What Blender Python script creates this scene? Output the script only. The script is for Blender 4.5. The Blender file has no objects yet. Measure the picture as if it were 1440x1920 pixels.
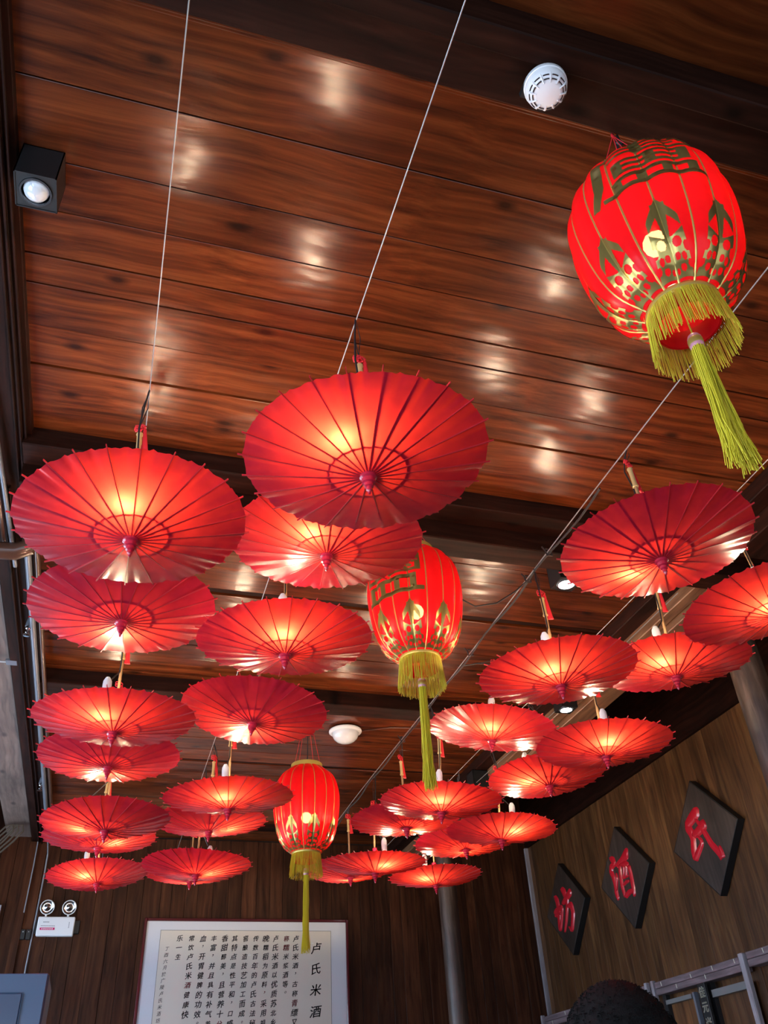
import bpy, bmesh, math, random
from math import pi, sin, cos, radians
from mathutils import Vector, Matrix, Quaternion
random.seed(7)
SC = bpy.context.scene
COL = SC.collection
H = 1.55                      # camera height above the floor; all z below are relative to the camera

# ------------------------------------------------------------------ camera
cam = bpy.data.objects.new('camera', bpy.data.cameras.new('camera'))
COL.objects.link(cam)
RM = [[0.95803321, -0.2824566, -0.04889422], [-0.13277515, -0.5884103, 0.79758641], [0.25405341, 0.75762232, 0.60121983]]
cam.matrix_world = Matrix(((RM[0][0], RM[1][0], -RM[2][0], 0), (RM[0][1], RM[1][1], -RM[2][1], 0),
                           (RM[0][2], RM[1][2], -RM[2][2], H), (0, 0, 0, 1)))
cam.data.sensor_fit = 'VERTICAL'
cam.data.sensor_height = 36
cam.data.lens = 1571.516 / 1920 * 36
cam.data.clip_start = 0.02
SC.camera = cam

# ------------------------------------------------------------------ world, exposure
W = bpy.data.worlds.new('world'); SC.world = W; W.use_nodes = True
W.node_tree.nodes['Background'].inputs[0].default_value = (0.55, 0.72, 1.0, 1)
W.node_tree.nodes['Background'].inputs[1].default_value = 0.3
SC.view_settings.view_transform = 'Standard'
SC.view_settings.look = 'None'
SC.view_settings.exposure = 0.0
SC.view_settings.gamma = 1.0
SC.view_settings.use_curve_mapping = False
SC.cycles.max_bounces = 6
SC.cycles.use_adaptive_sampling = True; SC.cycles.adaptive_threshold = 0.025
SC.cycles.transparent_max_bounces = 8
SC.cycles.sample_clamp_indirect = 6.0
BULB = 450.0                   # radiance of the filament bulbs
WINDOW = 10.0                  # radiance of the daylit window panes

# ------------------------------------------------------------------ helpers
def V(x, y, z): return Vector((x, y, z + H))

class MB:
    def __init__(s): s.v = []; s.f = []
    def add(s, vs, fs):
        n = len(s.v); s.v += [tuple(v) for v in vs]; s.f += [tuple(i + n for i in f) for f in fs]; return s
    def box(s, x0, x1, y0, y1, z0, z1):
        return s.add([(x0,y0,z0),(x1,y0,z0),(x1,y1,z0),(x0,y1,z0),(x0,y0,z1),(x1,y0,z1),(x1,y1,z1),(x0,y1,z1)],
                     [(0,3,2,1),(4,5,6,7),(0,1,5,4),(1,2,6,5),(2,3,7,6),(3,0,4,7)])
    def lathe(s, prof, n=24, c=(0,0,0)):
        vs = []; fs = []
        for r, z in prof:
            for i in range(n):
                a = 2*pi*i/n; vs.append((c[0]+r*cos(a), c[1]+r*sin(a), c[2]+z))
        for k in range(len(prof)-1):
            for i in range(n):
                j = (i+1) % n; fs.append((k*n+i, k*n+j, (k+1)*n+j, (k+1)*n+i))
        return s.add(vs, fs)
    def tube(s, pts, r, n=6, cap=True):
        pts = [Vector(p) for p in pts]; rs = r if isinstance(r, (list, tuple)) else [r]*len(pts)
        t0 = (pts[1]-pts[0]).normalized(); u = t0.orthogonal().normalized(); vs = []; fs = []
        for k, p in enumerate(pts):
            t = (pts[min(k+1, len(pts)-1)]-pts[max(k-1, 0)]).normalized()
            u = (u - t*u.dot(t)).normalized(); w = t.cross(u)
            for i in range(n):
                a = 2*pi*i/n; vs.append(p + (u*cos(a)+w*sin(a))*rs[k])
        for k in range(len(pts)-1):
            for i in range(n):
                j = (i+1) % n; fs.append((k*n+i, k*n+j, (k+1)*n+j, (k+1)*n+i))
        if cap: fs.append(tuple(range(n-1, -1, -1))); fs.append(tuple((len(pts)-1)*n+i for i in range(n)))
        return s.add(vs, fs)
    def mesh(s, name, mat, smooth=False, bevel=0):
        m = bpy.data.meshes.new(name); m.from_pydata(s.v, [], s.f)
        bm = bmesh.new(); bm.from_mesh(m)
        bmesh.ops.recalc_face_normals(bm, faces=bm.faces)
        if bevel: bmesh.ops.bevel(bm, geom=bm.edges, offset=bevel, segments=1, affect='EDGES')
        bm.to_mesh(m); bm.free()
        if mat: m.materials.append(mat)
        if smooth:
            m.polygons.foreach_set('use_smooth', [True]*len(m.polygons))
            if smooth != 'all': m.set_sharp_from_angle(angle=radians(40))
        m.update(); return m

def obj(name, data, parent=None, loc=None, rot=None, **kw):
    o = bpy.data.objects.new(name, data); COL.objects.link(o)
    if parent: o.parent = parent
    if loc is not None: o.location = loc
    if rot is not None: o.rotation_euler = rot
    for k, v in kw.items(): o[k] = v
    return o
def thing(name, label, cat, loc, rot=None, group=None, data=None):
    o = obj(name, data, None, loc, rot); o['label'] = label; o['category'] = cat
    if group: o['group'] = group
    return o
def struct(name, data=None, loc=(0, 0, H)):
    return obj(name, data, None, loc, kind='structure')

# ------------------------------------------------------------------ materials
def newmat(name):
    m = bpy.data.materials.new(name); m.use_nodes = True
    nt = m.node_tree; return m, nt, nt.nodes['Principled BSDF']
def plain(name, col, rough=.5, metal=0, emis=0, ecol=None, coat=0, spec=.5):
    m, nt, b = newmat(name)
    b.inputs['Base Color'].default_value = (*col, 1); b.inputs['Roughness'].default_value = rough
    b.inputs['Metallic'].default_value = metal; b.inputs['Coat Weight'].default_value = coat
    b.inputs['Coat Roughness'].default_value = .08; b.inputs['Specular IOR Level'].default_value = spec
    if emis:
        b.inputs['Emission Color'].default_value = (*(ecol or col), 1); b.inputs['Emission Strength'].default_value = emis
    nz = nt.nodes.new('ShaderNodeTexNoise'); nz.inputs['Scale'].default_value = 60
    bp = nt.nodes.new('ShaderNodeBump'); bp.inputs['Strength'].default_value = .06; bp.inputs['Distance'].default_value = .001
    nt.links.new(nz.outputs['Fac'], bp.inputs['Height']); nt.links.new(bp.outputs['Normal'], b.inputs['Normal'])
    return m
def wood(name, dark, mid, light, axis=0, rough=.36, coat=.75, coatr=.21, grain=1.0, knots=True, vary=.5, bump=.35, relief=1.0, spec=.5):
    """varnished timber, grain along one object axis"""
    m, nt, b = newmat(name); N = nt.nodes.new; L = nt.links.new
    tc = N('ShaderNodeTexCoord'); oi = N('ShaderNodeObjectInfo')
    off = N('ShaderNodeVectorMath'); off.operation = 'SCALE'
    cmb = N('ShaderNodeCombineXYZ')
    for i in range(3): L(oi.outputs['Random'], cmb.inputs[i])
    L(cmb.outputs[0], off.inputs[0]); off.inputs['Scale'].default_value = 37.0
    add = N('ShaderNodeVectorMath'); L(tc.outputs['Object'], add.inputs[0]); L(off.outputs[0], add.inputs[1])
    mp = N('ShaderNodeMapping'); sc = [34.0*grain]*3; sc[axis] = 1.5*grain; mp.inputs['Scale'].default_value = sc
    L(add.outputs[0], mp.inputs[0])
    wob = N('ShaderNodeTexNoise'); wob.inputs['Scale'].default_value = 1.6; wob.inputs['Detail'].default_value = 2
    L(add.outputs[0], wob.inputs['Vector'])
    mix = N('ShaderNodeVectorMath'); mix.operation = 'MULTIPLY_ADD'
    L(wob.outputs['Color'], mix.inputs[0]); mix.inputs[1].default_value = (3, 3, 3); L(mp.outputs[0], mix.inputs[2])
    gr = N('ShaderNodeTexNoise'); gr.inputs['Scale'].default_value = 1.0; gr.inputs['Detail'].default_value = 6; gr.inputs['Roughness'].default_value = .62
    L(mix.outputs[0], gr.inputs['Vector'])
    cr = N('ShaderNodeValToRGB'); e = cr.color_ramp.elements
    e[0].position = .30; e[0].color = (*dark, 1); e[1].position = .74; e[1].color = (*light, 1)
    k = e.new(.52); k.color = (*mid, 1)
    L(gr.outputs['Fac'], cr.inputs[0]); col = cr.outputs[0]
    if knots:
        mk = N('ShaderNodeMapping'); s2 = [6.5]*3; s2[axis] = 3.2; mk.inputs['Scale'].default_value = s2
        L(add.outputs[0], mk.inputs[0])
        vo = N('ShaderNodeTexVoronoi'); vo.voronoi_dimensions = '2D'; vo.inputs['Scale'].default_value = 1; L(mk.outputs[0], vo.inputs['Vector'])
        kr = N('ShaderNodeMapRange'); kr.inputs['From Min'].default_value = .04; kr.inputs['From Max'].default_value = .15
        kr.inputs['To Min'].default_value = .85; kr.inputs['To Max'].default_value = 0; L(vo.outputs['Distance'], kr.inputs[0])
        gt = N('ShaderNodeMath'); gt.operation = 'GREATER_THAN'; gt.inputs[1].default_value = .62
        sx = N('ShaderNodeSeparateColor'); L(vo.outputs['Color'], sx.inputs[0]); L(sx.outputs[0], gt.inputs[0])
        ml = N('ShaderNodeMath'); ml.operation = 'MULTIPLY'; L(kr.outputs[0], ml.inputs[0]); L(gt.outputs[0], ml.inputs[1])
        mx = N('ShaderNodeMixRGB'); L(ml.outputs[0], mx.inputs[0]); L(col, mx.inputs[1]); mx.inputs[2].default_value = (dark[0]*.35, dark[1]*.35, dark[2]*.35, 1)
        col = mx.outputs[0]
    # object-wide tone
    mr = N('ShaderNodeMapRange'); mr.inputs['To Min'].default_value = 1-vary*.5; mr.inputs['To Max'].default_value = 1+vary*.5
    L(oi.outputs['Random'], mr.inputs[0])
    big = N('ShaderNodeTexNoise'); big.inputs['Scale'].default_value = 2.2; big.inputs['Detail'].default_value = 3; L(add.outputs[0], big.inputs['Vector'])
    br = N('ShaderNodeMapRange'); br.inputs['From Min'].default_value = .3; br.inputs['From Max'].default_value = .7
    br.inputs['To Min'].default_value = .72; br.inputs['To Max'].default_value = 1.25; L(big.outputs['Fac'], br.inputs[0])
    mm = N('ShaderNodeMath'); mm.operation = 'MULTIPLY'; L(mr.outputs[0], mm.inputs[0]); L(br.outputs[0], mm.inputs[1])
    sc2 = N('ShaderNodeVectorMath'); sc2.operation = 'SCALE'; L(col, sc2.inputs[0]); L(mm.outputs[0], sc2.inputs['Scale'])
    L(sc2.outputs[0], b.inputs['Base Color'])
    b.inputs['Roughness'].default_value = rough; b.inputs['Coat Weight'].default_value = coat; b.inputs['Coat Roughness'].default_value = coatr
    b.inputs['Specular IOR Level'].default_value = spec
    # relief: fine grain plus the slow unevenness of old boards
    slow = N('ShaderNodeTexNoise'); slow.inputs['Scale'].default_value = 1.0; slow.inputs['Detail'].default_value = 1.5
    ms = N('ShaderNodeMapping'); s3 = [9.0]*3; s3[axis] = 3.5; ms.inputs['Scale'].default_value = s3; L(add.outputs[0], ms.inputs[0]); L(ms.outputs[0], slow.inputs['Vector'])
    bp2 = N('ShaderNodeBump'); bp2.inputs['Strength'].default_value = relief; bp2.inputs['Distance'].default_value = .006
    L(slow.outputs['Fac'], bp2.inputs['Height'])
    bp = N('ShaderNodeBump'); bp.inputs['Strength'].default_value = bump; bp.inputs['Distance'].default_value = .0015
    L(gr.outputs['Fac'], bp.inputs['Height']); L(bp2.outputs['Normal'], bp.inputs['Normal'])
    L(bp.outputs['Normal'], b.inputs['Normal']); L(bp.outputs['Normal'], b.inputs['Coat Normal'])
    return m

M = {}
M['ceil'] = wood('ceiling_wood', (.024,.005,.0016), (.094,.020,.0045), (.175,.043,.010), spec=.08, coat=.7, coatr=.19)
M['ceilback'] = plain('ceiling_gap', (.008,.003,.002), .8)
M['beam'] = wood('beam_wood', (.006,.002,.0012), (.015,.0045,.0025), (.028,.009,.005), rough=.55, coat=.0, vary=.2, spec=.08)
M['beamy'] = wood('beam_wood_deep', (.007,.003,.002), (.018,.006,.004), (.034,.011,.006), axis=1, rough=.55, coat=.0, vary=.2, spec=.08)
M['windowlit'] = wood('windowlit_beam_wood', (.08,.052,.042), (.16,.11,.09), (.23,.165,.135), axis=1, rough=.6, coat=.05, vary=.2)  # window daylight on the beam's underside is put into this pale colour
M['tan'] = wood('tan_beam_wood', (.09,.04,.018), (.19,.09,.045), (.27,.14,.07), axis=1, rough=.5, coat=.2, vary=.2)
M['postw'] = wood('post_wood', (.025,.013,.009), (.055,.030,.020), (.12,.075,.055), axis=2, rough=.45, coat=.2, vary=.2, knots=False)
M['wallv'] = wood('wall_boards', (.020,.006,.0025), (.052,.016,.0065), (.088,.032,.013), axis=2, rough=.45, coat=.08, coatr=.25, vary=.7, knots=False, spec=.12)
M['wallr'] = wood('right_wall_boards', (.038,.015,.006), (.092,.038,.014), (.15,.072,.024), axis=2, rough=.42, coat=.2, coatr=.25, vary=.45, knots=False, spec=.3)
M['trimg'] = wood('grey_trim_wood', (.16,.14,.15), (.26,.23,.25), (.38,.35,.38), axis=2, rough=.6, coat=0, vary=.1, knots=False)
M['rail'] = wood('weathered_rail', (.09,.065,.07), (.17,.12,.13), (.30,.22,.24), axis=1, rough=.6, coat=.1, vary=.3, knots=False)
M['plaque'] = wood('plaque_wood', (.020,.013,.010), (.040,.026,.020), (.065,.044,.035), axis=2, rough=.45, coat=.2, vary=.2, knots=False)
M['floor'] = wood('floor_wood', (.03,.015,.01), (.07,.035,.02), (.11,.06,.035), axis=1, rough=.4, coat=.3)
M['black'] = plain('black_metal', (.006,.007,.008), .45)
M['cord'] = plain('black_rubber', (.012,.012,.014), .5)
M['steel'] = plain('steel_wire', (.36,.36,.37), .4, metal=.5)
M['pipe'] = plain('grey_pipe', (.16,.18,.22), .35, metal=.3)
M['pipeb'] = plain('brown_pipe', (.06,.026,.016), .3, coat=.3)
M['white'] = plain('white_plastic', (.72,.72,.74), .3, coat=.3)
M['lens'] = plain('frosted_white_lens', (.62,.66,.70), .12, coat=1)
M['chrome'] = plain('chrome', (.6,.62,.66), .15, metal=1)
M['glow'] = plain('lit_lamp_lens', (1,1,1), .3, emis=22, ecol=(.93,1.0,.98))
M['redpaint'] = plain('red_paint', (.50,.012,.025), .25, coat=.6)
M['redlac'] = plain('red_lacquer', (.42,.010,.035), .25, coat=.7)
M['ribm'] = plain('rib_bamboo_red', (.40,.010,.016), .45)
M['bamboo'] = plain('bamboo', (.55,.36,.15), .4, coat=.2)
M['bambood'] = plain('dark_bamboo', (.34,.19,.085), .45)
M['redtas'] = plain('red_silk', (.62,.012,.022), .6)
M['framer'] = plain('dark_red_lacquer', (.075,.006,.010), .2, coat=.6)
M['mount'] = plain('picture_mount', (.86,.88,.94), .7)
M['scroll'] = plain('scroll_paper', (.88,.82,.73), .75)
M['ink'] = plain('ink', (.012,.011,.012), .6)
M['inkr'] = plain('red_ink', (.30,.02,.03), .6)
M['linegrey'] = plain('grey_line', (.20,.19,.18), .7)
M['magenta'] = plain('magenta_print', (.55,.01,.13), .5)
M['greyprint'] = plain('grey_print', (.22,.23,.26), .5)
M['pale'] = plain('pale_paint', (.62,.60,.48), .5)
M['panel'] = plain('blue_grey_paint', (.05,.09,.155), .4, coat=.2)
M['paneld'] = plain('blue_grey_dark', (.035,.062,.11), .4, coat=.2)
M['yel'] = plain('yellow_silk', (.62,.52,.03), .55)
M['yel2'] = plain('golden_silk', (.60,.36,.03), .55)
M['gold'] = plain('gold_foil', (.36,.27,.08), .30, metal=.8)
M['goldp'] = plain('gold_piping', (.52,.38,.09), .35, metal=.5)
M['pinkwrap'] = plain('pink_wrap', (.55,.22,.28), .4)
M['skin'] = plain('skin', (.42,.22,.15), .5)
M['cloth'] = plain('dark_shirt', (.012,.012,.015), .8)
M['trouser'] = plain('dark_trousers', (.022,.016,.011), .8)
M['redcloth'] = plain('red_earphone', (.5,.03,.04), .5)
M['pane'] = plain('daylit_pane', (.6,.7,.85), .3, emis=WINDOW, ecol=(.62,.78,1.0))
M['paned'] = plain('added_door_pane', (.6,.7,.85), .3, emis=1.9, ecol=(.78,.88,1.0))
M['paneback'] = plain('dim_pane', (.3,.4,.5), .3, emis=.22, ecol=(.45,.65,.85))
M['beige'] = plain('coil_rubber', (.075,.058,.042), .7)
M['darkglass'] = plain('dark_glass', (.03,.03,.035), .08, coat=1)
M['slatgrey'] = plain('grey_marble_ledge', (.16,.16,.16), .4)
# bulb
m, nt, b = newmat('lit_bulb'); nt.nodes.remove(b)
em = nt.nodes.new('ShaderNodeEmission'); em.inputs[0].default_value = (1.0, .80, .52, 1); em.inputs[1].default_value = BULB
nt.links.new(em.outputs[0], nt.nodes['Material Output'].inputs[0]); M['bulb'] = m
M['bulb2'] = m.copy(); M['bulb2'].name = 'lit_lantern_bulb'; M['bulb2'].node_tree.nodes['Emission'].inputs[1].default_value = BULB*.14

def fabric(name, base, trans, glossr, clear=0.0, mottle=.24, tf=.5, gl=1.0, scale=16):
    m, nt, b = newmat(name); N = nt.nodes.new; L = nt.links.new
    tc = N('ShaderNodeTexCoord'); oi = N('ShaderNodeObjectInfo')
    ad = N('ShaderNodeVectorMath'); L(tc.outputs['Object'], ad.inputs[0]); L(oi.outputs['Random'], ad.inputs[1])
    nz = N('ShaderNodeTexNoise'); nz.inputs['Scale'].default_value = scale; nz.inputs['Detail'].default_value = 7; L(ad.outputs[0], nz.inputs['Vector'])
    mr = N('ShaderNodeMapRange'); mr.inputs['From Min'].default_value = .3; mr.inputs['From Max'].default_value = .7
    mr.inputs['To Min'].default_value = 1-mottle; mr.inputs['To Max'].default_value = 1+mottle; L(nz.outputs['Fac'], mr.inputs[0])
    sc = N('ShaderNodeVectorMath'); sc.operation = 'SCALE'; sc.inputs[0].default_value = trans; L(mr.outputs[0], sc.inputs['Scale'])
    tr = N('ShaderNodeBsdfTranslucent'); L(sc.outputs[0], tr.inputs[0])
    b.inputs['Base Color'].default_value = (*base, 1); b.inputs['Roughness'].default_value = glossr
    b.inputs['Specular IOR Level'].default_value = .5*gl
    bp = N('ShaderNodeBump'); bp.inputs['Strength'].default_value = .25; bp.inputs['Distance'].default_value = .0012
    L(nz.outputs['Fac'], bp.inputs['Height']); L(bp.outputs['Normal'], b.inputs['Normal'])
    mx = N('ShaderNodeMixShader'); mx.inputs[0].default_value = tf; L(b.outputs[0], mx.inputs[1]); L(tr.outputs[0], mx.inputs[2])
    out = mx.outputs[0]
    if clear:
        tp = N('ShaderNodeBsdfTransparent'); tp.inputs[0].default_value = (1, .45, .25, 1)
        m2 = N('ShaderNodeMixShader'); m2.inputs[0].default_value = clear; L(out, m2.inputs[1]); L(tp.outputs[0], m2.inputs[2]); out = m2.outputs[0]
    L(out, nt.nodes['Material Output'].inputs[0]); return m
M['paper'] = fabric('oiled_red_paper', (.34, .008, .034), (.92, .042, .020), .27, tf=.38, gl=1.0)
M['satin'] = fabric('red_satin', (.50, .006, .014), (.90, .008, .008), .30, clear=.06, mottle=.08, tf=.45, gl=.6, scale=30)

# ------------------------------------------------------------------ room shell
X0, X1 = -.495, 2.62          # central bay
XL, XR = -1.75, 3.73          # outer walls
YB, YF = 7.5, -2.4            # back wall, wall behind the camera
ZC = 2.15                     # ceiling boards
ZA = 2.85                     # aisle ceilings
obj_floor = struct('floor', MB().box(XL-.1, XR+.1, YF-.1, YB+.1, -H-.12, -H).mesh('floor', M['floor']))
def plank(parent, x0, x1, y0, y1, z0, z1, mat, name='plank', bev=.0012):
    c = ((x0+x1)/2, (y0+y1)/2, (z0+z1)/2)
    m = MB().box(x0-c[0], x1-c[0], y0-c[1], y1-c[1], z0-c[2], z1-c[2]).mesh(name, mat, bevel=bev)
    return obj(name, m, parent, c)
ceil = struct('ceiling', MB().box(X0-.02, X1+.02, YF, YB, ZC+.022, ZC+.06).mesh('ceiling', M['ceilback']))
# board joints as y, read bay by bay
def joints(ratios): return [r*ZC for r in ratios]
bays = [
 [-.98,-.87,-.76,-.66,-.55,-.45,-.34,-.24,-.14,-.04,.06,.155,.25,.345,.41],
 [.42,.549,.651,.725,.80,.85,.93,1.01,1.09,1.19],
 [1.25,1.345,1.40,1.462,1.535,1.615,None,1.635,1.72,1.80,1.885,1.96,2.05,2.14],
 [2.20,2.29,2.38,2.46,2.55,2.635,None,2.655,2.75,2.84,2.93,3.03,3.13,3.2,3.29],
 [3.29,3.36,3.45,3.52]]
for bay in bays:
    for a, b_ in zip(bay[:-1], bay[1:]):
        if a is None or b_ is None: continue
        dz = random.uniform(-.004, .003)
        plank(ceil, X0+.003, X1-.01, a*ZC+.0022, min(b_*ZC-.0022, YB), ZC+dz, ZC+.022, M['ceil'])
# transverse beams (b1..b4), each a thing of the setting
def beam(n, boxes, mat=M['beam']):
    t = struct('trim_%d' % n)
    for i, (y0, y1, z0, mt) in enumerate(boxes):
        plank(t, (XL if n == 1 else -.515), (XR if n < 3 else X1), y0, y1, z0, ZC+.02 if i == 0 else ZC-.001, mt, 'timber', .004)
    return t
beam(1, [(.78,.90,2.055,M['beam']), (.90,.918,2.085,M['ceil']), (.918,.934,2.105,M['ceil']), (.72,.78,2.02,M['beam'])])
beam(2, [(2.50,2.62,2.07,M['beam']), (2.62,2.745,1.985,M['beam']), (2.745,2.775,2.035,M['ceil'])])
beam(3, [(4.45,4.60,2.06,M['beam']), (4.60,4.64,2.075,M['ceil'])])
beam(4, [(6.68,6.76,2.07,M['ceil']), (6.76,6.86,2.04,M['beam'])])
for k, yb in enumerate((3.49, 5.69)):     # recessed dark laths at the board steps
    t = struct('trim_%d' % (5+k)); plank(t, X0, X1, yb-.017, yb+.017, ZC+.004, ZC+.021, M['beam'], 'lath', .002)
# beams running in depth, left
t = struct('trim_7')
plank(t, -.65, -.515, YF, YB, 2.085, 2.20, M['beamy'], 'timber', .004)
for xx, zz in ((-.52, 2.078), (-.535, 2.074), (-.505, 2.09)): plank(t, xx-.004, xx+.004, YF, YB, zz, 2.10, M['beamy'], 'bead', .002)
plank(t, -.515, -.489, YF, YB, 2.115, 2.16, M['beamy'], 'bead', .002)
plank(t, -.60, -.592, 2.78, YB, 2.068, 2.10, M['beamy'], 'bead', .002)
plank(t, -.575, -.568, 2.78, YB, 2.068, 2.10, M['beamy'], 'bead', .002)
t = struct('trim_8'); plank(t, -.845, -.656, 2.76, YB, 2.12, 2.30, M['windowlit'], 'timber', .006)
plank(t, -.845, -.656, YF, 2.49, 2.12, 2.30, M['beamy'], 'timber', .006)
# beams running in depth, right
t = struct('trim_9')
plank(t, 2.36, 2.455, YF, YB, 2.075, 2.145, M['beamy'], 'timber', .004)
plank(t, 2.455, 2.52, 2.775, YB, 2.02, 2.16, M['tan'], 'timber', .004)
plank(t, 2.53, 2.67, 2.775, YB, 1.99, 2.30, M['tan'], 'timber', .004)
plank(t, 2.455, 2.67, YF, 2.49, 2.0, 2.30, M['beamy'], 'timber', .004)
# aisle ceilings
for n, (xa, xb) in (('left', (XL, -.845)), ('right', (2.67, XR))):
    s = struct('ceiling_'+n, MB().box(xa, xb, YF, YB, ZA+.02, ZA+.06).mesh('ceiling', M['ceilback']))
    k = 6; w = (xb-xa)/k
    for i in range(k): plank(s, xa+i*w+.003, xa+(i+1)*w-.003, YF, YB, ZA, ZA+.02, M['beamy'])
# side strips that close the roof between the low ceiling and the aisle ceilings
s = struct('trim_10', MB().box(-.86, -.848, YF, YB, 2.31, ZA).box(2.672, 2.684, YF, YB, 2.31, ZA).mesh('strip', M['beamy']))
# back wall: vertical boards, each its own
wb = struct('wall_back', MB().box(XL-.1, XR+.1, YB+.022, YB+.12, -H, ZA+.1).mesh('wall_back', M['ceilback']))
x = XL
while x < XR:
    w = random.choice((.085, .10, .11, .125, .14)); x2 = min(x+w, XR)
    plank(wb, x+.0012, x2-.0012, YB-random.uniform(0, .004), YB+.022, -H, ZA if (x < -.85 or x > 2.7) else ZC-.01, M['wallv'], 'board', .001)
    x = x2
# right wall
wr = struct('wall_right', MB().box(XR+.022, XR+.12, YF, YB, -H, ZA+.1).mesh('wall_right', M['ceilback']))
y = YB
ypan = 2.3
while y > ypan:
    w = random.choice((.075, .09, .10, .12)); y2 = max(y-w, ypan)
    plank(wr, XR-random.uniform(0, .003), XR+.022, y2+.0005, y-.0005, -H, 2.155, M['wallr'], 'board', .0006)
    y = y2
plank(wr, XR-.004, XR+.022, YF, ypan-.002, -H, 2.155, M['wallr'], 'board')
plank(wr, XR-.022, XR+.022, YF, YB, 2.157, 2.48, M['beamy'], 'board')
plank(wr, XR-.012, XR+.022, YF, YB, 2.482, ZA, M['beamy'], 'board')
# left wall with daylit windows, and the wall behind the camera
wl = struct('wall_left')
wins = [(-1.9, -.5), (.1, 1.5), (2.1, 3.5), (4.1, 5.5), (5.85, 7.2)]  # the last is an unseen window added to brighten the calligraphy
zs, zt = -.55, 1.35
mb = MB().box(XL-.12, XL, YF, YB, -H, zs).box(XL-.12, XL, YF, YB, zt, ZA+.1)
ys = [YF]+[v for w_ in wins for v in w_]+[YB]
for a, b_ in zip(ys[::2], ys[1::2]): mb.box(XL-.12, XL, a, b_, zs, zt)
wl.name = 'wall_left_shell'
bpy.data.objects.remove(wl)
wl = struct('wall_left', mb.mesh('wall_left', M['wallv']))
def window(n, y0, y1, z0, z1):
    w = struct('window_%d' % n)
    f = MB()
    f.box(XL-.10, XL+.012, y0-.03, y0+.03, z0-.03, z1+.03).box(XL-.10, XL+.012, y1-.03, y1+.03, z0-.03, z1+.03)
    f.box(XL-.10, XL+.010, y0, y1, z0-.03, z0+.03).box(XL-.10, XL+.010, y0, y1, z1-.03, z1+.03)
    ym = (y0+y1)/2; f.box(XL-.09, XL-.01, ym-.02, ym+.02, z0, z1)
    obj('window_frame', f.mesh('window_frame', M['beam']), w)
    for a, b_ in ((y0+.03, ym-.02), (ym+.02, y1-.03)):
        obj('pane', MB().box(XL-.075, XL-.068, a, b_, z0+.03, z1-.03).mesh('pane', M['pane']), w)
for i, (a, b_) in enumerate(wins): window(i+1, a, b_, zs, zt)
DX0, DX1, DZ0, DZ1 = -1.6, 3.55, -1.40, 1.20
wf = struct('wall_front', MB().box(XL-.1, DX0, YF-.12, YF, -H, ZA).box(DX1, XR+.1, YF-.12, YF, -H, ZA).box(DX0, DX1, YF-.12, YF, DZ1, ZA).box(DX0, DX1, YF-.12, YF, -H, DZ0).mesh('wall_front', M['wallv']))
d = struct('added_door_1'); f = MB(); nd = 5; dw_ = (DX1-DX0)/nd  # unseen glazed front, widened so its glowing panes light the back wall
for i in range(nd+1): f.box(DX0+i*dw_-.02, DX0+i*dw_+.02, YF-.08, YF+.01, DZ0, DZ1)
f.box(DX0, DX1, YF-.08, YF+.008, DZ1-.03, DZ1+.02).box(DX0, DX1, YF-.08, YF+.008, DZ0-.02, DZ0+.03)
obj('door_frame', f.mesh('door_frame', M['beam']), d)
for i in range(nd):
    obj('pane', MB().box(DX0+i*dw_+.02, DX0+(i+1)*dw_-.02, YF-.05, YF-.044, DZ0+.03, DZ1-.03).mesh('pane', M['paned']), d)
# dim window in the left end of the back wall
w5 = struct('window_6')
obj('window_frame', MB().box(-1.55, -.775, YB-.05, YB-.005, 1.56, 1.60).box(-.80, -.775, YB-.05, YB-.005, .4, 1.56).box(-1.55, -1.52, YB-.05, YB-.005, .4, 1.56).box(-1.55, -.775, YB-.05, YB-.005, .36, .40).mesh('window_frame', M['trimg']), w5)
obj('pane', MB().box(-1.52, -.80, YB-.03, YB-.02, .40, 1.56).mesh('pane', M['paneback']), w5)
# corner trim, posts
s = struct('trim_11', MB().box(XR-.035, XR-.002, YB-.03, YB-.004, -H, 2.155).mesh('corner_strip', M['trimg']))
def post(n, x, y, r, z1, lab=None):
    mb = MB(); prof = []
    for i in range(9): prof.append((r*(1+.015*sin(i*2.1)), -H+(z1+H)*i/8))
    mb.lathe(prof, 20); p = struct('trim_%d' % n, None, (x, y, H)); obj('post', mb.mesh('post', M['postw'], True), p)
post(12, 2.66, 2.86, .075, 1.99); post(13, 2.635, 6.83, .075, 1.99)
post(14, -.70, 2.63, .07, 2.12) if False else None
# baseboard
struct('baseboard_back', MB().box(XL, XR, YB-.02, YB-.005, -H, -H+.12).mesh('baseboard', M['beam']))
# wooden casing board in the back-left corner
s = struct('trim_15'); plank(s, -.66, -.60, YB-.035, YB-.006, -H, 2.08, M['wallv'], 'casing', .003)

# ------------------------------------------------------------------ wires
wire_x = [-.083, .450, 1.487, 2.006]; ZW = 1.84
names = ['leftmost', 'second from the left', 'third from the left', 'rightmost']
for i, wx in enumerate(wire_x):
    pts = [(0, YF - 0, 0)] + [(0, yy, -.008*sin(yy*1.7+i)) for yy in [j*.5 for j in range(-4, 15)]] + [(0, YB-.01, 0)]
    thing('steel_wire', 'taut thin steel wire carrying umbrellas, %s of the four under the ceiling' % names[i], 'wire', (wx, 0, H+ZW), data=MB().tube(pts, .0016 if i != 2 else .0022, 5).mesh('steel_wire', M['steel'], True))
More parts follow.
